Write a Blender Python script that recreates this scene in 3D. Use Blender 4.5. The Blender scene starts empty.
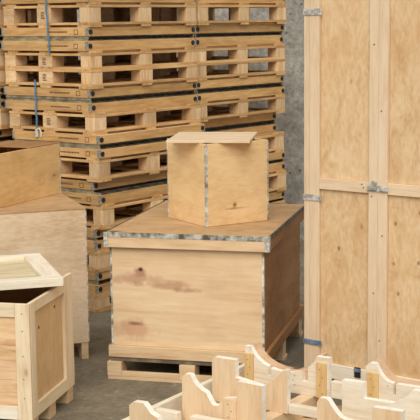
import bpy, bmesh, math, random
from mathutils import Vector, Matrix
random.seed(7)
SC = bpy.context.scene
COL = SC.collection

# ------------------------------------------------------------------ materials
def srgb(r, g, b):
    def f(c):
        c /= 255.0
        return c / 12.92 if c <= 0.04045 else ((c + 0.055) / 1.055) ** 2.4
    return (f(r), f(g), f(b), 1.0)

class NT:
    def __init__(self, name):
        self.m = bpy.data.materials.new(name); self.m.use_nodes = True
        self.t = self.m.node_tree; self.t.nodes.clear()
        self.out = self.n('ShaderNodeOutputMaterial'); self.b = self.n('ShaderNodeBsdfPrincipled')
        self.l(self.b.outputs[0], self.out.inputs[0])
    def n(self, typ, **kw):
        x = self.t.nodes.new(typ)
        for k, v in kw.items(): setattr(x, k, v)
        return x
    def l(self, a, b): self.t.links.new(a, b)
    def math(self, op, a, b=None, clamp=False):
        x = self.n('ShaderNodeMath', operation=op); x.use_clamp = clamp
        for i, v in enumerate((a, b)):
            if v is None: continue
            if isinstance(v, (int, float)): x.inputs[i].default_value = v
            else: self.l(v, x.inputs[i])
        return x.outputs[0]
    def mix(self, f, a, b, mode='MIX'):
        x = self.n('ShaderNodeMix', data_type='RGBA', blend_type=mode)
        for s, v in ((0, f), (6, a), (7, b)):
            if isinstance(v, (int, float)): x.inputs[s].default_value = v
            elif isinstance(v, tuple): x.inputs[s].default_value = v
            else: self.l(v, x.inputs[s])
        return x.outputs[2]
    def ramp(self, f, pts):
        x = self.n('ShaderNodeValToRGB'); self.l(f, x.inputs[0])
        cr = x.color_ramp
        while len(cr.elements) < len(pts): cr.elements.new(0.5)
        for e, (p, c) in zip(cr.elements, pts):
            e.position = p; e.color = c if isinstance(c, tuple) else (c, c, c, 1)
        return x.outputs[0]
    def noise(self, vec, scale, detail=4, rough=0.55, dist=0.0):
        x = self.n('ShaderNodeTexNoise'); x.inputs['Scale'].default_value = scale
        x.inputs['Detail'].default_value = detail; x.inputs['Roughness'].default_value = rough
        x.inputs['Distortion'].default_value = dist
        self.l(vec, x.inputs['Vector']); return x.outputs[0]
    def mapping(self, vec, scale=(1, 1, 1), loc=(0, 0, 0), rot=(0, 0, 0)):
        x = self.n('ShaderNodeMapping'); self.l(vec, x.inputs[0])
        x.inputs['Scale'].default_value = scale; x.inputs['Location'].default_value = loc
        x.inputs['Rotation'].default_value = rot
        return x.outputs[0]

_cache = {}
def wood(kind, axis='x'):
    """kind -> palette; axis = direction of the grain in the thing's own frame"""
    if (kind, axis) in _cache: return _cache[(kind, axis)]
    P = PAL[kind]
    t = NT('wood_%s_%s' % (kind, axis))
    tc = t.n('ShaderNodeTexCoord'); oi = t.n('ShaderNodeObjectInfo')
    off = t.math('MULTIPLY', oi.outputs['Random'], 37.0)
    add = t.n('ShaderNodeVectorMath', operation='ADD'); cmb = t.n('ShaderNodeCombineXYZ')
    for i in range(3): t.l(off, cmb.inputs[i])
    t.l(tc.outputs['Object'], add.inputs[0]); t.l(cmb.outputs[0], add.inputs[1])
    v = add.outputs[0]
    s = [1, 1, 1]; s['xyz'.index(axis)] = P.get('along', 0.10)
    vm = t.mapping(v, tuple(s))
    fine = t.noise(vm, P.get('fine', 70), 3, 0.6)
    wide = t.noise(vm, P.get('wide', 11), 4, 0.6, 1.2)
    blot = t.noise(v, P.get('blot', 5), 3, 0.6)
    g = t.math('ADD', t.math('MULTIPLY', fine, 0.4), t.math('MULTIPLY', wide, 0.6))
    c = t.ramp(g, [(0.33, srgb(*P['dark'])), (0.5, srgb(*P['mid'])), (0.66, srgb(*P['light']))])
    # weathering blotches
    c = t.mix(t.ramp(blot, [(0.5, 0.0), (0.75, P.get('blotf', 0.35))]), c, srgb(*P.get('stain', P['dark'])))
    # knots
    kd = P.get('knot', 0.5)
    if kd:
        s2 = [5.5, 5.5, 5.5]; s2['xyz'.index(axis)] = 2.6
        kv = t.mapping(v, tuple(s2))
        vo = t.n('ShaderNodeTexVoronoi'); vo.inputs['Scale'].default_value = 1.0
        t.l(kv, vo.inputs['Vector'])
        gate = t.n('ShaderNodeSeparateColor'); t.l(vo.outputs['Color'], gate.inputs[0])
        gt = t.math('LESS_THAN', gate.outputs[0], kd)
        near = t.ramp(vo.outputs['Distance'], [(0.05, 1.0), (0.11, 0.0)])
        halo = t.ramp(vo.outputs['Distance'], [(0.06, 0.4), (0.26, 0.0)])
        c = t.mix(t.math('MULTIPLY', halo, gt), c, srgb(*P['halo']))
        c = t.mix(t.math('MULTIPLY', near, gt), c, srgb(*P.get('knotc', (92, 58, 32))))
    # each board its own tone
    r2 = t.math('FRACT', t.math('MULTIPLY', oi.outputs['Random'], 7.31))
    tone = t.math('ADD', t.math('MULTIPLY', r2, P.get('var', 0.22)), 1.0 - P.get('var', 0.22) / 2)
    vmul = t.n('ShaderNodeVectorMath', operation='SCALE'); t.l(c, vmul.inputs[0]); t.l(tone, vmul.inputs[3])
    # explicit features of one panel: list of (x, z, rx, rz, colour, strength)
    c = vmul.outputs[0]
    for (fx, fy, fz, rx, ry, rz, colr, st) in P.get('spots', ()):
        mp = t.mapping(tc.outputs['Object'], (1 / rx, 1 / ry, 1 / rz), (-fx / rx, -fy / ry, -fz / rz))
        wob = t.noise(tc.outputs['Object'], 14, 3, 0.6)
        ln = t.n('ShaderNodeVectorMath', operation='LENGTH'); t.l(mp, ln.inputs[0])
        d = t.math('ADD', ln.outputs[1], t.math('MULTIPLY', t.math('SUBTRACT', wob, 0.5), 1.6))
        c = t.mix(t.ramp(d, [(0.35, st), (1.0, 0.0)]), c, srgb(*colr))
    c = t.mix(1.0, c, (0.955, 0.965, 1.0, 1.0), 'MULTIPLY')
    t.l(c, t.b.inputs['Base Color'])
    t.b.inputs['Roughness'].default_value = P.get('rough', 0.62)
    t.b.inputs['Specular IOR Level'].default_value = P.get('spec', 0.3)
    bmp = t.n('ShaderNodeBump'); bmp.inputs['Strength'].default_value = 0.25; bmp.inputs['Distance'].default_value = 0.002
    t.l(fine, bmp.inputs['Height']); t.l(bmp.outputs[0], t.b.inputs['Normal'])
    _cache[(kind, axis)] = t.m
    return t.m

PAL = {
    'stack':  dict(light=(226, 188, 134), mid=(208, 164, 106), dark=(172, 124, 72), stain=(146, 108, 72), halo=(178, 118, 66), knot=0.35, var=0.26, blotf=0.30),
    'block':  dict(light=(236, 206, 162), mid=(222, 184, 134), dark=(196, 150, 100), stain=(170, 130, 92), halo=(186, 130, 80), knot=0.25, var=0.28, blotf=0.3, along=0.16),
    'tray':   dict(light=(222, 180, 120), mid=(204, 158, 98), dark=(174, 128, 72), stain=(150, 110, 70), halo=(176, 116, 62), knot=0.25, var=0.20, blotf=0.25),
    'crate':  dict(light=(236, 208, 166), mid=(226, 194, 150), dark=(212, 174, 128), stain=(180, 132, 90), halo=(192, 136, 92), knot=0.0, var=0.04, blotf=0.25, blot=3, wide=7, fine=45,
                   spots=[(-0.80, 0.02, 0.605, 0.22, .3, 0.042, (186, 142, 108), 0.75), (-0.62, 0.02, 0.57, 0.2, .3, 0.03, (178, 130, 96), 0.7),
                          (-0.48, 0.02, 0.545, 0.10, .3, 0.02, (168, 118, 84), 0.6), (-0.765, 0.02, 0.645, 0.05, .3, 0.035, (170, 122, 90), 0.8), (-0.765, 0.02, 0.66, 0.02, .3, 0.016, (70, 44, 28), 1.0),
                          (-0.84, 0.02, 0.30, 0.17, .3, 0.075, (196, 148, 108), 0.7), (-0.79, 0.02, 0.29, 0.07, .3, 0.035, (214, 166, 132), 0.7), (-0.80, 0.02, 0.335, 0.06, .3, 0.014, (140, 94, 64), 0.8)]),
    'rail':   dict(light=(232, 202, 160), mid=(220, 188, 144), dark=(200, 162, 118), stain=(188, 142, 98), halo=(190, 136, 90), knot=0.12, var=0.08, blotf=0.2),
    'ply':    dict(light=(232, 194, 138), mid=(222, 182, 126), dark=(204, 162, 106), stain=(198, 152, 98), halo=(188, 134, 80), knot=0.10, var=0.08, blotf=0.25, along=0.3, wide=6, fine=50),
    'plybox': dict(spots=[(0, .20, .115, .3, .022, .02, (120, 76, 44), .8), (0, .21, .095, .3, .12, .010, (158, 112, 70), .7)], light=(242, 208, 152), mid=(236, 198, 142), dark=(220, 180, 124), stain=(198, 152, 98), halo=(188, 134, 80), knot=0.10, var=0.08, blotf=0.25, along=0.3, wide=6, fine=50),
    'plyold': dict(light=(232, 208, 174), mid=(222, 194, 156), dark=(200, 168, 128), stain=(186, 148, 112), halo=(170, 122, 82), knot=0.06, var=0.05, blotf=0.45, along=0.3, wide=5, blot=3),
    'top':    dict(light=(206, 172, 126), mid=(194, 156, 110), dark=(170, 132, 88), stain=(158, 118, 78), halo=(150, 104, 64), knot=0.1, var=0.04, blotf=0.4, along=0.35, wide=6),
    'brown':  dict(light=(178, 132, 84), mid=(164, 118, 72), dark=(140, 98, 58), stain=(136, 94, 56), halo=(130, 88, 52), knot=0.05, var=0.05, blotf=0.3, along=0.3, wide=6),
    'cab':    dict(spots=[(.27, .02, .965, .014, .3, .02, (120, 74, 46), .85), (.125, .02, .83, .014, .3, .02, (120, 74, 46), .85), (.26, .02, .95, .05, .3, .07, (206, 160, 112), .6),
                          (.48, .02, 1.0, .012, .3, .018, (130, 84, 52), .8), (.63, .02, 1.07, .014, .3, .018, (120, 74, 46), .8), (.62, .02, .80, .014, .3, .02, (126, 80, 50), .8), (.47, .02, .78, .01, .3, .016, (130, 84, 52), .7), (.50, .02, .62, .012, .3, .016, (130, 84, 52), .7), (.20, .02, 1.75, .01, .3, .02, (150, 96, 56), .5)], fine=60, light=(232, 202, 158), mid=(222, 186, 138), dark=(202, 162, 112), stain=(208, 160, 106), halo=(188, 128, 80), knot=0.22, knotc=(110, 64, 40), var=0.05, blotf=0.6, along=0.45, wide=12, blot=3),
    'stile':  dict(light=(236, 212, 176), mid=(228, 200, 162), dark=(212, 180, 140), stain=(208, 168, 120), halo=(200, 150, 100), knot=0.10, var=0.08, blotf=0.2),
    'white':  dict(light=(242, 234, 212), mid=(236, 222, 194), dark=(220, 200, 166), stain=(214, 192, 158), halo=(206, 164, 118), knot=0.10, var=0.06, blotf=0.25, along=0.14),
    'tan':    dict(light=(238, 212, 174), mid=(230, 200, 158), dark=(214, 180, 136), stain=(202, 158, 108), halo=(198, 148, 100), knot=0.08, var=0.10, blotf=0.2, along=0.14),
    'boxwood': dict(light=(242, 222, 186), mid=(234, 210, 170), dark=(214, 184, 142), stain=(200, 156, 106), halo=(196, 146, 98), knot=0.3, var=0.10, blotf=0.2),
    'boxpanel': dict(light=(222, 186, 138), mid=(212, 174, 124), dark=(196, 156, 106), stain=(190, 148, 96), halo=(196, 146, 98), knot=0.0, var=0.04, blotf=0.3, along=0.3, wide=6),
    'edgepale': dict(light=(252, 246, 232), mid=(246, 238, 218), dark=(232, 218, 192), stain=(226, 210, 182), halo=(226, 200, 160), knot=0.0, var=0.04, blotf=0.2, along=0.3),
    'grainy': dict(light=(240, 208, 164), mid=(228, 188, 140), dark=(200, 150, 104), stain=(204, 150, 106), halo=(180, 124, 80), knot=0.35, var=0.10, blotf=0.5, along=0.12, wide=16),
    'amber': dict(light=(238, 196, 132), mid=(228, 184, 120), dark=(210, 164, 102), stain=(186, 138, 80), halo=(180, 124, 72), knot=0.1, var=0.03, blotf=0.3, along=0.3, wide=6, fine=50),
    'pinkish': dict(light=(228, 196, 160), mid=(216, 180, 142), dark=(196, 156, 116), stain=(190, 148, 108), halo=(190, 140, 100), knot=0.1, var=0.04, blotf=0.2),
    'lidply': dict(light=(226, 212, 178), mid=(212, 194, 154), dark=(176, 146, 100), stain=(196, 170, 124), halo=(170, 130, 84), knot=0.0, var=0.04, blotf=0.3, along=0.08, wide=16),
    'double': dict(light=(234, 202, 144), mid=(222, 184, 122), dark=(198, 156, 94), stain=(196, 150, 90), halo=(170, 120, 70), knot=0.6, knotc=(120, 80, 44), var=0.06, blotf=0.3),
}

def plain(name, colr, rough=0.5, metal=0.0, var=0.0, scale=20, col2=None, spec=0.5):
    if name in _cache: return _cache[name]
    t = NT(name)
    if col2:
        tc = t.n('ShaderNodeTexCoord')
        nz = t.noise(tc.outputs['Object'], scale, 4, 0.65)
        c = t.ramp(nz, [(0.40, srgb(*colr)), (0.60, srgb(*col2))])
        t.l(c, t.b.inputs['Base Color'])
    else: t.b.inputs['Base Color'].default_value = srgb(*colr)
    t.b.inputs['Roughness'].default_value = rough; t.b.inputs['Metallic'].default_value = metal
    t.b.inputs['Specular IOR Level'].default_value = spec
    _cache[name] = t.m
    return t.m

STEEL = plain('galvanised_steel', (214, 212, 202), 0.45, 0.35, col2=(158, 154, 144), scale=30)
TRIMST = plain('corner_trim_steel', (226, 222, 208), 0.45, 0.1, col2=(128, 116, 94), scale=14)
BRKT = plain('dull_bracket_steel', (176, 170, 154), 0.5, 0.2, col2=(120, 108, 88), scale=60)
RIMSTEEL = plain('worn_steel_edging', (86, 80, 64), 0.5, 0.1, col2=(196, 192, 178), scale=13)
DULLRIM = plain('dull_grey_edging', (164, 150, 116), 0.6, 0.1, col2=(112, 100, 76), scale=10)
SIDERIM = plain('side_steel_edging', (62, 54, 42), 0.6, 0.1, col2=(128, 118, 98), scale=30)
GAPSHADE = plain('gap_shade_edging', (40, 34, 24), 0.7, 0.0, col2=(92, 80, 56), scale=14)  # steel edging coloured dark as the shade in the gaps between trays
BLACK = plain('black_rubber', (30, 27, 25), 0.6)
BLUE = plain('blue_strapping', (70, 110, 140), 0.5, col2=(96, 134, 158), scale=30)
BLUESTEEL = plain('blued_steel', (128, 146, 166), 0.45, 0.2, col2=(98, 116, 138), scale=30)
INK = plain('stamp_ink', (96, 62, 34), 0.8)
NAIL = plain('nail_head', (96, 84, 70), 0.5, 0.4)
CORD = plain('white_webbing', (222, 208, 178), 0.8)

def concrete(name, a, b, c3, sc, bump, pits=False, rough=0.75):
    t = NT(name); tc = t.n('ShaderNodeTexCoord'); v = tc.outputs['Object']
    n1 = t.noise(v, sc, 6, 0.65, 0.4); n2 = t.noise(v, sc * 6, 5, 0.7); n3 = t.noise(v, sc * 0.35, 3, 0.5)
    m = t.math('ADD', t.math('MULTIPLY', n1, 0.55), t.math('MULTIPLY', n2, 0.45))
    c = t.ramp(m, [(0.34, srgb(*a)), (0.5, srgb(*b)), (0.66, srgb(*c3))])
    c = t.mix(t.ramp(n3, [(0.4, 0.0), (0.7, 0.35)]), c, srgb(*a))
    if pits:
        vo = t.n('ShaderNodeTexVoronoi'); vo.inputs['Scale'].default_value = 9.0; t.l(v, vo.inputs['Vector'])
        c = t.mix(t.ramp(vo.outputs['Distance'], [(0.07, 0.8), (0.15, 0.0)]), c, srgb(62, 56, 50))
        vo2 = t.n('ShaderNodeTexVoronoi'); vo2.inputs['Scale'].default_value = 28.0; t.l(v, vo2.inputs['Vector'])
        c = t.mix(t.ramp(vo2.outputs['Distance'], [(0.12, 0.5), (0.3, 0.0)]), c, srgb(86, 80, 74))
    else:
        vo = t.n('ShaderNodeTexNoise'); vo.inputs['Scale'].default_value = 9; vo.inputs['Detail'].default_value = 6
        vo.inputs['Distortion'].default_value = 2.0; t.l(v, vo.inputs['Vector'])
        c = t.mix(t.ramp(vo.outputs[0], [(0.62, 0.0), (0.68, 0.45)]), c, srgb(176, 168, 150))
    t.l(c, t.b.inputs['Base Color']); t.b.inputs['Roughness'].default_value = rough
    bp_ = t.n('ShaderNodeBump'); bp_.inputs['Strength'].default_value = bump; bp_.inputs['Distance'].default_value = 0.01
    t.l(m, bp_.inputs['Height']); t.l(bp_.outputs[0], t.b.inputs['Normal'])
    return t.m

# ------------------------------------------------------------------ builders
class MB:
    def __init__(self): self.bm = bmesh.new()
    def box(self, x0, x1, y0, y1, z0, z1, bev=0.0015, skew=None):
        vs = [self.bm.verts.new(p) for p in ((x0, y0, z0), (x1, y0, z0), (x1, y1, z0), (x0, y1, z0), (x0, y0, z1), (x1, y0, z1), (x1, y1, z1), (x0, y1, z1))]
        fs = [self.bm.faces.new([vs[i] for i in f]) for f in ((3, 2, 1, 0), (4, 5, 6, 7), (0, 1, 5, 4), (1, 2, 6, 5), (2, 3, 7, 6), (3, 0, 4, 7))]
        if bev:
            es = set(e for f in fs for e in f.edges)
            bmesh.ops.bevel(self.bm, geom=list(es), offset=bev, segments=1, affect='EDGES', profile=0.5)
        return self
    def prism(self, pts, v0, v1):
        """outline pts (x,z) drawn out along y from v0 to v1"""
        a = [self.bm.verts.new((x, v0, z)) for x, z in pts]; b = [self.bm.verts.new((x, v1, z)) for x, z in pts]
        n = len(pts)
        self.bm.faces.new(a); self.bm.faces.new(list(reversed(b)))
        for i in range(n): self.bm.faces.new([a[i], b[i], b[(i + 1) % n], a[(i + 1) % n]][::-1])
        bmesh.ops.recalc_face_normals(self.bm, faces=self.bm.faces[:])
        return self
    def cyl(self, c, axis, r, h, seg=14, r2=None):
        m = {'z': Matrix.Identity(4), 'x': Matrix.Rotation(math.pi / 2, 4, 'Y'), 'y': Matrix.Rotation(math.pi / 2, 4, 'X')}[axis]
        bmesh.ops.create_cone(self.bm, cap_ends=True, segments=seg, radius1=r, radius2=r if r2 is None else r2, depth=h, matrix=Matrix.Translation(c) @ m)
        return self
    def ribbon(self, path, w, t, wdir):
        """flat band following path; wdir = width direction"""
        wd = Vector(wdir).normalized(); prev = None; rings = []
        P = [Vector(p) for p in path]
        for i, p in enumerate(P):
            tg = (P[min(i + 1, len(P) - 1)] - P[max(i - 1, 0)]).normalized()
            nn = tg.cross(wd).normalized()
            rings.append([self.bm.verts.new(p + wd * w / 2 * a + nn * t / 2 * b) for a, b in ((-1, -1), (1, -1), (1, 1), (-1, 1))])
        for a, b in zip(rings, rings[1:]):
            for i in range(4): self.bm.faces.new([a[i], a[(i + 1) % 4], b[(i + 1) % 4], b[i]])
        self.bm.faces.new(rings[0]); self.bm.faces.new(rings[-1][::-1])
        bmesh.ops.recalc_face_normals(self.bm, faces=self.bm.faces[:])
        return self
    def build(self, name, m, parent=None, label=None, kind=None, edge=None):
        if edge:      # edge faces of a board get a paler material than its broad faces
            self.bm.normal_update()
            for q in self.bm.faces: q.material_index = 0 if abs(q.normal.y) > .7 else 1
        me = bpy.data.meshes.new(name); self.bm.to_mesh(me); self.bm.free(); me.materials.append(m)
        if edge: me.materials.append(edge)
        o = bpy.data.objects.new(name, me); COL.objects.link(o)
        if parent is not None: o.parent = parent
        if label: o['label'] = label
        if kind: o['kind'] = kind
        return o

def bx(x0, x1, y0, y1, z0, z1, bev=0.0015): return MB().box(x0, x1, y0, y1, z0, z1, bev)

def thing(name, label, cat, loc, rz=0.0, group=None):
    o = bpy.data.objects.new(name, None); COL.objects.link(o); o.empty_display_size = 0.1
    o.location = loc; o.rotation_euler = (0, 0, rz); o['label'] = label; o['category'] = cat
    if group: o['group'] = group
    return o

KIDS = {}
def kids(o):
    return [c for c in COL.objects if c.parent == o]
def dup(root, loc, rz, label, group):
    if root.name not in KIDS: KIDS[root.name] = [(c, kids(c)) for c in kids(root)]
    r = root.copy(); COL.objects.link(r); r.location = loc; r.rotation_euler = (0, 0, rz)
    r['label'] = label; r['group'] = group
    for ch, subs in KIDS[root.name]:
        c = ch.copy(); COL.objects.link(c); c.parent = r
        for g in subs:
            d = g.copy(); COL.objects.link(d); d.parent = c
    return r

# ------------------------------------------------------------------ setting
fl = MB().box(-6, 6, -3, 12.0, -0.1, 0.0, 0).build('floor', concrete('floor_concrete', (92, 84, 69), (120, 111, 92), (152, 142, 120), 5, 0.25, rough=0.6)); fl['kind'] = 'structure'
wl = MB().box(-6, 6, 11.75, 12.0, 0.0, 5.0, 0).build('wall_back', concrete('wall_concrete', (104, 98, 88), (148, 142, 130), (186, 180, 166), 4.5, 0.6, True)); wl['kind'] = 'structure'

# ------------------------------------------------------------------ pallets and trays of the stacks
# own frame: x from -0.8 (left end) to 0, y from 0 to 1.2; the near upright corner is the origin
SW, SD = 0.88, 1.2
def frange(a, b, n): return [a + (b - a) * i / (n - 1) for i in range(n)]

def make_pallet(h, top_slit, low_slit, loc, rz, label, group):
    p = thing('wooden_pallet', label, 'pallet', loc, rz, group)
    tb = 0.018
    z0, z1 = (0.016 if low_slit else 0.0), (h - 0.016 if top_slit else h)
    xs = [(-SW, -SW + 0.115), (-0.526, -0.38), (-0.098, 0.0)]
    ys = [(0.0, 0.125), (0.53, 0.67), (SD - 0.125, SD)]
    for on, za, zb in ((low_slit, 0.0, 0.0155), (top_slit, h - 0.0155, h)):
        if not on: continue
        # thin slats let in between the deck and the tray, leaving dark slits at the faces
        for xa, xb in ((-SW + .035, -.74), (-.51, -.40), (-.12, -.035)):
            bx(xa, xb, .0, SD, za, zb, .001).build('slat', wood('stack', 'y'), p)
        for ya, yb in ((.002, .13), (.555, .66), (SD - .13, SD - .002)):
            bx(-.0345, 0, ya, yb, za, zb, .001).build('slat_end', wood('stack', 'x'), p)
    for zz in ((z0, z0 + tb), (z1 - tb, z1)):    # long runner boards and cross boards
        for (xa, xb) in xs: bx(xa, xb, 0, SD, zz[0], zz[1]).build('deck_board', wood('stack', 'y'), p)
        bx(-SW + 0.117, -0.528, 0.0, 0.10, zz[0], zz[1]).build('cross_board', wood('stack', 'x'), p)
        bx(-0.378, -0.100, 0.0, 0.10, zz[0], zz[1]).build('cross_board', wood('stack', 'x'), p)
        bx(-SW + 0.117, -0.528, 0.53, 0.67, zz[0], zz[1]).build('cross_board', wood('stack', 'x'), p)
        bx(-0.378, -0.100, 0.53, 0.67, zz[0], zz[1]).build('cross_board', wood('stack', 'x'), p)
        bx(-SW + 0.117, -0.528, SD - 0.1, SD, zz[0], zz[1]).build('cross_board', wood('stack', 'x'), p)
        bx(-0.378, -0.100, SD - 0.1, SD, zz[0], zz[1]).build('cross_board', wood('stack', 'x'), p)
    for (xa, xb) in xs:
        for (ya, yb) in ys:
            b = bx(xa + 0.003, xb - 0.002, ya + 0.001, yb - 0.002, z0 + tb, z1 - tb).build('block', wood('block', 'z' if (xa > -0.5) else 'x'), p)
            if ya == 0.0 and xa < -0.4 and xa > -0.6:
                s = MB(); zc = (z0 + z1) / 2
                for k in range(5): s.box(xa + 0.045, xa + 0.085 - 0.006 * (k % 3), ya - 0.0005, ya + 0.002, zc - 0.024 + k * 0.011, zc - 0.019 + k * 0.011, 0)
                s.build('stamp', INK, b)
    return p

def make_tray(h, rim_up, g, loc, rz, label, group):
    """shallow folded crate: board frame, closed on one side, steel edging on the open side, g = height of the edging"""
    p = thing('tray_crate', label, 'tray', loc, rz, group)
    z0, z1 = (0, h) if rim_up else (g, h + g)
    t = 0.022
    bx(-SW, 0, 0.0, t, z0, z1).build('end_board', wood('tray', 'x'), p)
    bx(-SW, 0, SD - t, SD, z0, z1).build('end_board', wood('tray', 'x'), p)
    bx(-t, 0, t, SD - t, z0, z1).build('side_board', wood('tray', 'y'), p)
    bx(-SW, -SW + t, t, SD - t, z0, z1).build('side_board', wood('tray', 'y'), p)
    za, zb = (z0, z0 + 0.01) if rim_up else (z1 - 0.01, z1)
    bx(-SW + t, -t, t, SD - t, za, zb).build('panel', wood('plyold', 'y'), p)
    ra, rb = (z1, z1 + g) if rim_up else (z0 - g, z0)
    r = MB()
    i = 0.006
    r.box(-SW + i, -i, i, i + 0.012, ra, rb, 0).build('end_edging', DULLRIM, p)
    bx(-SW + i, -i, SD - i - 0.012, SD - i, ra, rb, 0).build('end_edging', DULLRIM, p)
    lo = ra + (rb - ra) * (0.0 if rim_up else 0.55); hi = ra + (rb - ra) * (0.45 if rim_up else 1.0)
    bx(-i - 0.012, -i, i + 0.013, SD - i - 0.013, lo, hi, 0).build('side_edging', GAPSHADE, p)
    bx(-SW + i, -SW + i + 0.012, i + 0.013, SD - i - 0.013, lo, hi, 0).build('side_edging', GAPSHADE, p)
    bx(-0.075, -0.045, i + 0.013, SD - i - 0.013, ra, rb, 0).build('inner_ledge', GAPSHADE, p)
    for (cx, sx) in ((0, 1), (-SW, -1)):
        for (cy, sy) in ((0, -1), (SD, 1)):
            b = MB(); b.box(min(cx, cx - sx * 0.022), max(cx, cx - sx * 0.022), min(cy, cy + sy * 0.0025), max(cy, cy + sy * 0.0025), z0 + 0.004, z1 - 0.004, 0)
            b.box(min(cx, cx + sx * 0.0025), max(cx, cx + sx * 0.0025), min(cy + sy * .0025, cy - sy * 0.008), max(cy + sy * .0025, cy - sy * 0.008), z0 + 0.002, z1 - 0.002, 0)
            b.build('corner_bracket', BRKT, p)
            MB().cyl((cx + sx * 0.003, cy - sy * 0.028, (z0 + z1) / 2), 'x', 0.018, 0.006).build('corner_plug', BLACK, p)
    s = MB(); zc = (z0 + z1) / 2
    x = -0.40
    while x < -0.20:
        w = random.uniform(0.006, 0.014); s.box(x, x + w, -0.0006, 0.002, zc - 0.006, zc + 0.005, 0); x += w + 0.004
    s.box(-0.135, -0.13, -0.0006, 0.002, zc - 0.02, zc + 0.016, 0).box(-0.10, -0.095, -0.0006, 0.002, zc - 0.02, zc + 0.016, 0)
    s.box(-0.13, -0.10, -0.0006, 0.002, zc + 0.012, zc + 0.016, 0).box(-0.13, -0.10, -0.0006, 0.002, zc - 0.02, zc - 0.016, 0)
    s.build('stamp', INK, p)
    return p

def zy(y):
    return 2.045 - 0.00708 * (y - 27.4) if y < 181.5 else 0.954 - 0.00731 * (y - 181.5)
# level marks, top to bottom: kind, top, bottom, shift of the near stack, shift of the far stack
LAYERS = [('U', -9, 3, 0, .01), ('S', 3, 27.4, .0, .03), ('D', 27.4, 36.3, -.01, -.01), ('U', 40.8, 51, -.01, -.012), ('A', 51, 69.5, .0, -.0),
          ('B', 69.5, 88.5, .01, .0), ('D', 88.5, 97.3, -.003, .0), ('U', 102.8, 112, -.003, .0), ('S', 112, 134.5, .03, .0), ('D', 134.5, 143.3, .075, -.09),
          ('U', 148.5, 157.5, .08, -.09), ('S', 157.5, 181.5, .065, -.01), ('D', 181.5, 190, 0, .0), ('U', 194, 204, .075, .0), ('S', 204, 228, .085, .01),
          ('D', 228, 237, .02, .0), ('U', 240, 250.5, .02, .0), ('S', 250.5, 271.5, .03, .0), ('D', 271.5, 280, .02, .0), ('U', 284.5, 293.5, .02, .0), ('S', 293.5, 312, .02, 0)]
ORD = ['topmost', 'second', 'third', 'fourth', 'fifth', 'sixth', 'seventh', 'eighth', 'ninth', 'tenth', 'eleventh', 'twelfth', 'thirteenth', 'fourteenth']
RZ = -0.6695
EX = Vector((math.cos(RZ), math.sin(RZ), 0)); GY = Vector((-math.sin(RZ), math.cos(RZ), 0))
S0 = Vector((-0.856, 8.846, 0))
protos = {}
def stack(origin, which, words, jit):
    nt = npal = 0
    for i, (k, yt, yb, s1, s2) in enumerate(LAYERS):
        zt, zb = zy(yt), zy(yb)
        if i == len(LAYERS) - 1: zb = 0.0
        # edging fills half of the gap to its neighbour
        gap = 0.0
        if k == 'U' and i > 0 and LAYERS[i - 1][0] == 'D': gap = (zy(LAYERS[i - 1][2]) - zt) / 2
        elif k == 'U': gap = 0.012
        if k == 'D': gap = (zb - zy(LAYERS[i + 1][1])) / 2
        sh = (s1, s2, s2 * .5)[which]
        loc = origin + EX * sh + GY * random.uniform(-.006, .006) * 1.0
        if k in 'UD':
            loc = loc + EX * -0.004
            lab = '%s plywood tray %s %s' % (ORD[nt], 'of' if nt == 0 else 'from the top of', words); nt += 1
            zz = zb - (gap if k == 'D' else 0)
            loc.z = zz
            key = (k, round(zt - zb, 4), round(gap, 4))
            grp = 'trays in ' + words
            if key in protos: dup(protos[key], loc, RZ + random.uniform(-.004, .004), lab, grp)
            else: protos[key] = make_tray(zt - zb, k == 'U', gap, loc, RZ, lab, grp)
        else:
            loc.z = zb
            lab = '%s pine block pallet %s %s' % (ORD[npal], 'of' if npal == 0 else 'from the top of', words); npal += 1
            key = (k, round(zt - zb, 4)); grp = 'pallets in ' + words
            if key in protos: dup(protos[key], loc, RZ + random.uniform(-.008, .008), lab, grp)
            else: protos[key] = make_pallet(zt - zb, k in 'SA', k in 'SB', loc, RZ, lab, grp)
S0 = S0 + EX * .03
stack(S0, 0, 'the tall near stack', .01)
stack(S0 - EX * .03 + GY * 1.235, 1, 'the stack beside the concrete wall', .01)
stack(S0 - EX * 0.94, 2, 'the stack at the left picture edge', .01)

# blue straps hanging over the left face of the near stack
def S(u, v, z, o=S0): return o + EX * u + GY * v + Vector((0, 0, z))
def strap(label, u0, z0, u1, z1, v=-0.012, loop=False):
    pts = [S(u0 + (u1 - u0) * k / 10 + 0.003 * math.sin(k * 1.7), v - 0.002 * (k % 2), z0 + (z1 - z0) * k / 10) for k in range(11)]
    base = pts[-1].copy()
    p = thing('blue_strap', label, 'strap', base, 0, 'blue straps on the near stack')
    MB().ribbon([q - base for q in pts], 0.014, 0.004, EX).build('webbing', BLUE, p)
    if loop:
        lp = []
        for k in range(13):
            a = math.pi * k / 12
            lp.append(EX * (0.026 - 0.026 * math.cos(a)) + Vector((0, 0, -0.065 + 0.06 * math.sin(a))) - GY * 0.006)
        MB().ribbon(lp, 0.008, 0.008, GY).build('loop', CORD, p, 'off-white cord loop')
        bx(-0.012, 0.012, -0.012, -0.002, -0.07, -0.01).build('buckle', STEEL, p)
    return p
strap('blue webbing strap hanging down the upper left face of the pallet stack', -0.412, 2.30, -0.385, 1.86)
strap('blue webbing strap ending in a cream loop, lower on the pallet stack', -0.545, 1.67, -0.540, 1.32, loop=True)

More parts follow.
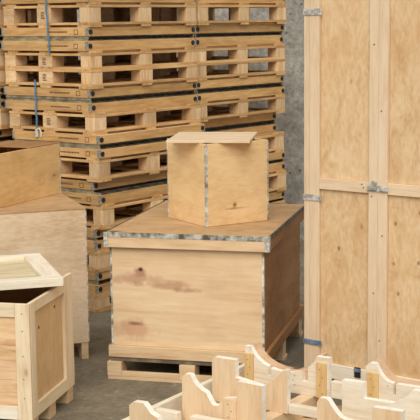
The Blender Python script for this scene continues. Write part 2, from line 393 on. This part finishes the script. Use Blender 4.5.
# ------------------------------------------------------------------ the large crate in the middle
CW, CD = 0.985, 1.28
c = thing('shipping_crate', 'large pale plywood crate on skids with steel corner edging, in the middle', 'crate', (0.327, 6.8985, 0), -0.2427)
i = 0.035
bx(-CW + i + .004, -i - .004, i, i + 0.012, 0.20, 0.79).build('front_panel', wood('crate', 'x'), c)
bx(-CW + i, -i, CD - i - 0.012, CD - i, 0.14, 0.79).build('back_panel', wood('ply', 'x'), c)
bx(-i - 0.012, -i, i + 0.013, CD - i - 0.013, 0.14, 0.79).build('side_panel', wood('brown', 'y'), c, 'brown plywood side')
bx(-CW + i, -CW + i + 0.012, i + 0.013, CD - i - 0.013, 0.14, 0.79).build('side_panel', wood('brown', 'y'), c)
bx(-CW + i + .013, -i - .013, i + .013, CD - i - .013, 0.14, 0.152).build('floor_panel', wood('ply', 'y'), c)
def edging(name, x, y, sx, sy, z0, z1, parent, w=0.02):
    m = MB()
    m.box(min(x, x + sx * w), max(x, x + sx * w), y - 0.0015 if sy > 0 else y, y if sy > 0 else y + 0.0015, z0, z1, 0)
    m.box(x - 0.0015 if sx > 0 else x, x if sx > 0 else x + 0.0015, min(y, y + sy * w), max(y, y + sy * w), z0, z1, 0)
    return m.build(name, TRIMST, parent, 'worn steel strip')
edging('corner_edging', -CW + i, i, 1, 1, 0.20, 0.79, c, .011)
edging('corner_edging', -i, i, -1, 1, 0.20, 0.79, c, .011)
edging('corner_edging', -i, CD - i, -1, -1, 0.20, 0.79, c, .011)
edging('corner_edging', -CW + i, CD - i, 1, -1, 0.20, 0.79, c, .011)
bx(-CW + .02, -.016, 0.012, i - .001, 0.134, 0.201).build('base_rail', wood('rail', 'x'), c)
bx(-CW + .02, -.016, CD - i + .001, CD - .012, 0.134, 0.201).build('base_rail', wood('rail', 'x'), c)
bx(-i + .001, -.012, i, CD - i, 0.134, 0.201).build('base_rail', wood('brown', 'y'), c)
bx(-CW + .012, -CW + i - .001, i, CD - i, 0.134, 0.201).build('base_rail', wood('brown', 'y'), c)
bx(-CW + .03, -.03, .02, CD - .02, 0.108, 0.133).build('deck', plain('deck_grey', (128, 114, 92), .7, col2=(92, 80, 62), scale=14), c)
for u0, u1 in ((-.972, -.885), (-.533, -.44), (-.115, -.03)):
    for v0, v1 in ((0.0, .11), (.585, .695), (CD - .11, CD)):
        bx(u0, u1, v0, v1, 0.022, 0.107).build('skid_block', wood('rail', 'x'), c)
for v0, v1 in ((0.001, .10), (.59, .69), (CD - .10, CD - .001)):
    bx(-.97, -.02, v0, v1, 0.0, 0.022).build('skid_board', wood('rail', 'x'), c)
m = bx(-.884, -.534, 0.0, .022, 0.023, 0.052).build('skid_rail', wood('rail', 'x'), c)
m = bx(-.439, -.116, 0.0, .022, 0.023, 0.052).build('skid_rail', wood('rail', 'x'), c)

CL = .968
l = thing('crate_lid', 'flat tray-shaped wooden lid with worn steel edging on the large middle crate', 'lid', (0.327, 6.8985, 0.7915), -0.2427)
h = 0.087
bx(-CL, 0, 0, .022, 0, h - .012).build('front_board', wood('rail', 'x'), l)
bx(-CL, 0, CD - .022, CD, 0, h - .012).build('back_board', wood('rail', 'x'), l)
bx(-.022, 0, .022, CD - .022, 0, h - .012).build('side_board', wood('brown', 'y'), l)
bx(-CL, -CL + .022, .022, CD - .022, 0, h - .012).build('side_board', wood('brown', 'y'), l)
bx(-CL + .004, -.004, .004, CD - .004, h - .012, h).build('top_panel', wood('top', 'x'), l)
e = 0.0025
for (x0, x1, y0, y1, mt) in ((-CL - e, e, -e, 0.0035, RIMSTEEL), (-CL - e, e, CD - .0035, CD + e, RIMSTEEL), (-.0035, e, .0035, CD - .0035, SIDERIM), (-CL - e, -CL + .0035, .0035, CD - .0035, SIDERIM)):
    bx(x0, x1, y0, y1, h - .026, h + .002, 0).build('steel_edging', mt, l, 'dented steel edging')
for x0, x1 in ((-CL - .005, -CL + .018), (-.02, .005)):
    b = MB().box(x0, x1, -.006, -.003, 0, h + .001, .0005)
    xs_ = (-CL - .006, -CL - .003) if x0 < -.5 else (.003, .006)
    b.box(xs_[0], xs_[1], -.005, .03, 0, h + .001, .0005)
    q = b.build('corner_bracket', STEEL, l)
    n = MB()
    for zz in (.015, .04, .065): n.cyl(((x0 + x1) / 2, -.0065, zz), 'y', .0028, .002, 8)
    n.build('rivet', NAIL, q)

# plywood box standing on the crate lid
k = thing('plywood_box', 'square plywood box standing corner-on on the lid of the large crate', 'box', (-0.0219, 7.2577, 0.880), -1.0218)
KW, KD, KH = .456, .443, .49
bx(-KW, -.012, 0, .012, 0, KH).build('front_panel', wood('plybox', 'x'), k)
bx(-.012, 0, .012, KD, 0, KH).build('side_panel', wood('plybox', 'y'), k)
bx(-KW, -KW + .012, .012, KD, 0, KH).build('side_panel', wood('plybox', 'y'), k)
bx(-KW + .012, -.012, KD - .012, KD, 0, KH).build('back_panel', wood('plybox', 'x'), k)
bx(-KW + .012, -.012, .012, KD - .012, 0.002, .014).build('floor_panel', wood('plybox', 'y'), k)
edging('corner_edging', 0, 0, -1, 1, 0.0, KH - .01, k, .013)
edging('corner_edging', -KW, 0, 1, 1, 0.0, KH - .01, k, .01)
edging('corner_edging', 0, KD, -1, -1, 0.0, KH - .01, k, .01)
sp = bx(-.497, 0, 0, .56, 0, .016).build('plywood_sheet', wood('stile', 'x'))
sp.location = (.238, 7.28, 1.3715); sp.rotation_euler = (0, 0, -.12)
sp['label'] = 'thin loose plywood sheet lying across the top of the corner-on box'; sp['category'] = 'sheet'

# ------------------------------------------------------------------ plywood crate at the left with a box on it
L = thing('plywood_crate', 'wide weathered plywood crate on a block foot, at the left behind the framed box', 'crate', (-0.7626, 7.5862, 0), 0.3317)
LW, LD = 1.15, .70
bx(-LW, -.004, 0, .014, .105, .943).build('front_panel', wood('plyold', 'x'), L)
bx(-LW, 0, LD - .014, LD, .105, .943).build('back_panel', wood('plyold', 'x'), L)
bx(-.016, -.002, .015, LD - .015, .105, .943).build('side_panel', wood('plyold', 'y'), L)
bx(-LW, -LW + .014, .015, LD - .015, .105, .943).build('side_panel', wood('plyold', 'y'), L)
bx(-LW, 0, 0, LD, .944, .957).build('top_panel', wood('top', 'x'), L)
bx(-LW + .015, -.017, .015, LD - .015, .105, .12).build('floor_panel', wood('top', 'x'), L)
edging('corner_edging', 0, 0, -1, 1, .115, .943, L, .006)
for x0, x1 in ((-.05, -.006), (-.62, -.53), (-LW + .01, -LW + .1)):
    for y0 in (.004, .3, LD - .1):
        bx(x0, x1, y0, y0 + .095, 0, .104).build('foot', wood('rail', 'x'), L)

b = thing('plywood_box', 'open plywood box standing on the weathered crate at the left', 'box', (-0.992, 8.248, 0.958), math.atan2(.905, .42))
BW, BD, BH = .80, .42, .332
bx(-BW, 0, 0, .012, 0, BH).build('front_panel', wood('amber', 'x'), b)
bx(-BW, 0, BD - .012, BD, 0, BH).build('back_panel', wood('brown', 'x'), b)
bx(-.012, 0, .0125, BD - .0125, 0, BH).build('side_panel', wood('brown', 'y'), b)
bx(-BW, -BW + .012, .0125, BD - .0125, 0, BH).build('side_panel', wood('brown', 'y'), b)
bx(-BW + .013, -.013, .013, BD - .013, .002, .012).build('floor_panel', wood('brown', 'x'), b)
edging('corner_edging', 0, 0, -1, 1, 0.0, BH, b, .008)
fl2 = bx(-.36, 0, 0, .40, 0, .006).build('plywood_sheet', wood('brown', 'x'))
fl2.location = (-0.992, 8.248, 0.958 + BH + .001); fl2.rotation_euler = (0, 0, math.atan2(.905, .42))
fl2['label'] = 'small thin plywood sheet lying over the far end of the left open box'; fl2['category'] = 'sheet'

# ------------------------------------------------------------------ framed box bottom left with its lid pushed back
f = thing('framed_box', 'pale pine framed box with plywood panels and open top, bottom left corner', 'box', (-0.9132, 6.1067, 0), -0.227)
FW, FD, FT = .70, .655, .69
# front face (y = 0): stiles and rails around a panel
bx(-.078, -.001, 0, .02, .085, FT).build('stile', wood('boxwood', 'z'), f)
bx(-FW, -FW + .078, 0, .02, .085, FT).build('stile', wood('boxwood', 'z'), f)
bx(-FW + .079, -.079, 0, .02, FT - .07, FT).build('rail', wood('boxwood', 'x'), f)
bx(-FW + .079, -.079, 0, .02, .085, .155).build('rail', wood('white', 'x'), f)
for z0, z1 in ((.156, .29), (.291, .47), (.471, FT - .071)):
    bx(-FW + .079, -.079, .011, .02, z0, z1).build('panel_board', wood('grainy', 'x'), f)
# right face (x = 0)
bx(-.02, 0, .021, .085, .085, FT).build('stile', wood('boxwood', 'z'), f)
bx(-.02, 0, FD - .13, FD, .085, FT + .03).build('stile', wood('boxwood', 'z'), f)
bx(-.02, 0, .086, FD - .131, FT - .055, FT).build('rail', wood('boxwood', 'y'), f)
bx(-.02, 0, .086, FD - .131, .085, .155).build('rail', wood('boxwood', 'y'), f)
sd = bx(-.03, -.0165, .086, FD - .131, .156, FT - .056).build('side_panel', wood('boxpanel', 'z'), f)
for (yy, zz) in ((.17, .53), (.41, .585)):
    MB().cyl((-.016, yy, zz), 'x', .009, .002, 10).build('knot', plain('dark_knot', (104, 66, 34), .7), sd)
bx(-FW, -.021, FD - .02, FD, .085, FT).build('back_panel', wood('brown', 'x'), f)
bx(-FW, -FW + .02, .021, FD - .021, .085, FT).build('side_panel', wood('brown', 'y'), f)
bx(-FW + .021, -.021, .021, FD - .021, .086, .1).build('floor_panel', wood('brown', 'x'), f)
for x0 in (-.11, -FW + .01):
    for y0, y1 in ((.02, .11), (.28, .37), (FD - .09, FD - .005)):
        bx(x0, x0 + .1, y0, y1, 0, .084).build('foot', wood('rail', 'y'), f)
n = MB()
for zz in (.2, .3, .42, .55, .64): n.cyl((-.04, -.0005, zz), 'y', .003, .002, 8)
n.build('nail_heads', NAIL, f)

fl3 = thing('box_lid', 'pine framed lid with pale plywood panel, pushed askew on the bottom left box', 'lid', (-.772, 6.40, .7205), .30)
TW, TD, TH = .74, .74, .045
bx(-TW, 0, 0, .07, 0, TH).build('frame_rail', wood('white', 'x'), fl3)
bx(-TW, 0, TD - .07, TD, 0, TH).build('frame_rail', wood('white', 'x'), fl3)
bx(-.10, 0, .071, TD - .071, 0, TH).build('frame_rail', wood('white', 'y'), fl3)
bx(-TW, -TW + .07, .071, TD - .071, 0, TH).build('frame_rail', wood('white', 'y'), fl3)
bx(-TW + .071, -.101, .071, TD - .071, .006, .022).build('panel', wood('lidply', 'x') if 'lidply' in PAL else wood('white', 'x'), fl3)

# ------------------------------------------------------------------ tall double-panel crate at the right
w = thing('tall_crate', 'tall upright pine and plywood crate with steel straps and latch, at the right', 'crate', (.6011, 6.8574, 0), -.6621)
HT, WD = 2.5, .55
WR = .86
bx(-.094, -.058, 0.0, WD, .06, HT).build('side_board', wood('stile', 'z'), w)
bx(-.057, .005, 0.0, .03, .06, HT).build('stile', wood('stile', 'z'), w)
bx(.324, .3795, -.004, .03, .168, HT).build('stile', wood('stile', 'z'), w)
bx(.3805, .436, -.004, .03, .168, HT).build('stile', wood('stile', 'z'), w)
bx(.77, .832, 0, .03, .06, HT).build('stile', wood('stile', 'z'), w)
bx(.833, WR, 0, WD, .06, HT).build('side_board', wood('stile', 'z'), w)
for a_, b_ in ((.006, .323), (.437, .769)):
    bx(a_, b_, .0, .03, 1.155, 1.2165).build('mid_rail', wood('stile', 'x'), w)
    bx(a_, b_, .018, .03, 1.217, HT - .08).build('upper_panel', wood('cab', 'z'), w)
    bx(a_, b_, .018, .03, .168, 1.154).build('lower_panel', wood('cab', 'z'), w)
    bx(a_, b_, 0, .03, HT - .079, HT).build('top_rail', wood('stile', 'x'), w)
bx(.006, .769, -.002, .03, .085, .167).build('bottom_rail', wood('white', 'x'), w)
bx(-.057, .832, WD - .012, WD, .06, HT).build('back_panel', wood('cab', 'z'), w)
bx(-.057, .832, .031, WD - .013, HT - .012, HT).build('top_panel', wood('cab', 'x'), w)
for x0 in (-.09, .34, .76):
    bx(x0, x0 + .09, .04, WD - .05, 0, .06).build('skid', wood('rail', 'y'), w)
for z0, z1, mt, lb in ((2.108, 2.142, STEEL, None), (1.088, 1.12, STEEL, None), (.262, .29, BLUESTEEL, 'blue-grey steel strap')):
    s = MB().box(-.097, .024, -.006, -.001, z0, z1, .0005).box(-.0975, -.0945, -.006, .06, z0, z1, .0005)
    q = s.build('corner_strap', mt, w, lb)
    n = MB()
    for xx in (-.085, -.07, .012): n.cyl((xx, -.0065, (z0 + z1) / 2), 'y', .003, .002, 8)
    n.build('rivet', NAIL, q)
la = MB().box(.318, .446, -.012, -.005, 1.168, 1.2, .002).box(.33, .38, -.022, -.0125, 1.176, 1.194, .003)
la = la.build('latch', STEEL, w)
MB().cyl((.358, -.012, 1.210), 'y', .018, .012, 16).build('latch_knob', STEEL, la)
MB().box(.40, .44, -.02, -.0125, 1.172, 1.198, .003).build('latch_plate', STEEL, la)
cl = bx(.244, .283, -.009, -.0025, .12, .178, .001).build('clip', BLACK, w, 'black clip on the bottom rail')
bx(.243, .284, -.012, -.0095, .152, .172, .001).build('clip_plate', BLUESTEEL, cl)
n = MB()
for xx, zz in ((.29, 1.183), (.345, 1.14), (.41, .93), (.36, .61), (.40, .35), (.40, 1.6), (.352, 1.95), (.28, 1.2)):
    n.cyl((xx, -.0045 if xx > .33 else -.0005, zz), 'y', .004, .003, 8)
n.build('screw_heads', NAIL, w)

# ------------------------------------------------------------------ roller cradle fixture, bottom right
A33 = math.radians(-32.5)
g = thing('cradle_pallet', 'low pine pallet fitted with notched saddle boards for holding rolls, bottom right', 'cradle', (0.17794, 6.4606, 0), A33)
ZB = .156
def closed(top, zb=ZB): return [(top[0][0], zb)] + top + [(top[-1][0], zb)]
arcA = [(0.0, .38), (.037, .38)]
for q in range(0, 13):
    a_ = math.pi * (0.08 + 0.84 * q / 12)
    arcA.append((.232 - .205 * math.cos(a_), .418 - .148 * math.sin(a_)))
arcA += [(.432, .38), (.500, .38)]
def slotted(top, slots):
    """cut upright notches (x0,x1,depth) into a top outline"""
    out = []
    def zat(x):
        for (xa, za), (xb, zb) in zip(top, top[1:]):
            if xa <= x <= xb and xb > xa: return za + (zb - za) * (x - xa) / (xb - xa)
        return top[-1][1]
    sl = sorted(slots); i_ = 0
    for p_ in top:
        while i_ < len(sl) and p_[0] > sl[i_][0]:
            x0, x1, zd = sl[i_]
            out += [(x0, zat(x0)), (x0, zd), (x1, zd), (x1, zat(x1))]; i_ += 1
        if any(x0 <= p_[0] <= x1 for x0, x1, zd in sl): continue
        out.append(p_)
    return out
topA = slotted(arcA, [(.140, .158, .236), (.345, .378, .236)])
boards = []
def board(top, v, t, mat, label=None, zb=ZB, x_nails=(), drop=.010):
    top = [(x_, z_ - drop) for x_, z_ in top]
    o = MB().prism(closed(top, zb), v, v + t).build('saddle_board', mat, g, label, edge=wood('edgepale', 'y') if 'pinkish' not in mat.name else None)
    if x_nails:
        n = MB()
        for xx, zz in x_nails: n.cyl((xx, v - .0005, zz), 'y', .0028, .002, 8)
        n.build('nail_heads', NAIL, o)
    return o
def doubler(x0, x1, z0, z1, v, t, mat='double', x_n=True):
    o = bx(x0, x1, v - t, v - .0005, z0, z1, .001).build('doubler', wood(mat, 'z'), g)
    if x_n:
        n = MB()
        for k_ in range(4): n.cyl((x0 + (x1 - x0) * (.35 if k_ % 2 else .65), v - t - .0005, z0 + (z1 - z0) * (k_ + .6) / 4.4), 'y', .0025, .002, 8)
        n.build('nail_heads', NAIL, o)
WH, TN = wood('white', 'x'), wood('tan', 'z')
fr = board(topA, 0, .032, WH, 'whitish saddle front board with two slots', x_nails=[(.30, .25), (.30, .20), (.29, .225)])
board([q_ for q_ in arcA if q_[0] < .435] + [(.44, .378)], .0325, .070, wood('pinkish', 'x'), 'pinkish saddle backing board')
doubler(.002, .054, ZB, .333, 0, .012); doubler(.432, .488, ZB, .342, 0, .012)
topB = [(-.004, .38), (.012, .397), (.134, .398), (.136, .306), (.296, .284), (.33, .305), (.375, .345), (.412, .385), (.433, .387)]
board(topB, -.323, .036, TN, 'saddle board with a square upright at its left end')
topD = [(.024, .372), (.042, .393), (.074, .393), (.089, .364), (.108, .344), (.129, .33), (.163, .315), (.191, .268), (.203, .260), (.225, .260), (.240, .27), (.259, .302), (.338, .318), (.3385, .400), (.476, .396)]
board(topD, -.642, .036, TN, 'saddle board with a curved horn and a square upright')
doubler(.27, .335, ZB, .298, -.642, .010, 'tan')
topE = [(.076, .38), (.098, .399), (.155, .401), (.175, .382), (.192, .361), (.229, .345), (.25, .30), (.27, .27), (.30, .265), (.32, .30), (.40, .318), (.46, .318), (.4605, .366), (.595, .372)]
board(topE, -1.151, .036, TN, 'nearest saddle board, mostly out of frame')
# second column of saddles
topG = [(.706, .37), (.729, .389), (.760, .389), (.775, .36), (.79, .337), (.81, .316), (.828, .306), (.861, .300), (.936, .301), (.999, .300), (1.05, .312), (1.09, .345), (1.125, .39), (1.19, .39)]
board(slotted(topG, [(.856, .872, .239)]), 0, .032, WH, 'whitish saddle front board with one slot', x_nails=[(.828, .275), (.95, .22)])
board(topG, .0325, .075, wood('pinkish', 'x'))
doubler(.717, .779, ZB, .332, 0, .012)
topP = [(.737, .385), (.85, .387), (.8505, .31), (1.0, .311), (1.035, .33), (1.075, .36), (1.10, .39), (1.17, .39)]
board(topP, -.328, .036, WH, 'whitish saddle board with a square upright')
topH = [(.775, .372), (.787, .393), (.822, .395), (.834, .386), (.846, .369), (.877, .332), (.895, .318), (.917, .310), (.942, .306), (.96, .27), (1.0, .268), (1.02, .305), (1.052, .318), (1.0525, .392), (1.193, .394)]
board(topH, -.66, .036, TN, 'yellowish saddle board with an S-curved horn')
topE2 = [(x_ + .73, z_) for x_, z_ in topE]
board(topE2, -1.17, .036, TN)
# link boards between the columns
for v_, x0, x1, zt_ in ((-.315, .436, .736, .20), (.02, .502, .705, .245)):
    o = bx(x0, x1, v_, v_ + .04, ZB, zt_).build('link_board', WH, g)
    n = MB().cyl((x0 + .16, v_ - .0005, ZB + .09), 'y', .003, .002, 8).cyl((x0 + .165, v_ - .0005, ZB + .065), 'y', .003, .002, 8); n.build('nail_heads', NAIL, o)
# base: bearers running under the boards, outer side rails, cross slats
for x0 in (.045, .335, .76, 1.06):
    bx(x0, x0 + .075, -1.25, .16, .075, .155).build('bearer', wood('tan', 'y'), g)
bx(-.115, -.085, -1.25, .30, .03, .215).build('side_rail', wood('white', 'y'), g, 'pale upright edge rail')
bx(1.20, 1.23, -1.25, .20, .03, .155).build('side_rail', wood('white', 'y'), g)
for v_ in (-1.22, -.92, -.50, -.20, .07):
    bx(-.084, 1.199, v_, v_ + .085, .05, .0745).build('cross_slat', wood('rail', 'x'), g)
for v_ in (-.72, ):
    bx(-.084, .044, v_, v_ + .04, .0750, .205).build('cross_piece', WH, g)
    bx(.121, .33, v_, v_ + .04, .0750, .205).build('cross_piece', WH, g)
for x0 in (-.10, .335, .76, 1.12):
    bx(x0, x0 + .075, -1.24, .15, 0, .0295 if x0 in (-.10, 1.12) and False else .0295).build('runner', wood('rail', 'y'), g)
for x0 in (.335, .76): 
    for v_ in (-1.22, -.50, .07): bx(x0, x0 + .075, v_, v_ + .08, .03, .0495).build('spacer', wood('rail', 'x'), g)

# ------------------------------------------------------------------ light, camera
wd = bpy.data.worlds.new('daylight'); SC.world = wd; wd.use_nodes = True
bg = wd.node_tree.nodes['Background']; bg.inputs[0].default_value = (1.0, 0.985, 0.96, 1); bg.inputs[1].default_value = 0.62
sl = bpy.data.lights.new('daylight_through_roof', 'SUN'); sl.energy = 2.5; sl.angle = math.radians(45); sl.color = (1.0, 0.985, 0.96)
so = bpy.data.objects.new('daylight_through_roof', sl); COL.objects.link(so)
d = Vector((0.06, 0.74, -0.70))   # direction the light travels
so.rotation_euler = d.to_track_quat('-Z', 'Y').to_euler(); so.location = (-3, -2, 5)

cam = bpy.data.cameras.new('camera'); co = bpy.data.objects.new('camera', cam); COL.objects.link(co)
cam.sensor_width = 36; cam.lens = 1248 / 420 * 36; cam.clip_end = 100
p_, r_ = .1519, .0118
fw = Vector((0, math.cos(p_), -math.sin(p_))); up = Vector((0, math.sin(p_), math.cos(p_))); rt = Vector((1, 0, 0))
# image roll: image = (X c + Y s, -X s + Y c), Y down
c_, s_ = math.cos(r_), math.sin(r_)
rt2 = rt * c_ - up * s_; dn = -up
rt2 = rt * c_ + (dn * s_)
up2 = -(rt * -s_ + dn * c_)
M = Matrix((( rt2.x, up2.x, -fw.x, 0), (rt2.y, up2.y, -fw.y, 0), (rt2.z, up2.z, -fw.z, 2.093), (0, 0, 0, 1)))
co.matrix_world = M
SC.camera = co
SC.view_settings.view_transform = 'Standard'; SC.view_settings.look = 'None'
SC.view_settings.exposure = 0.07; SC.view_settings.gamma = 1.0
SC.view_settings.use_curve_mapping = False
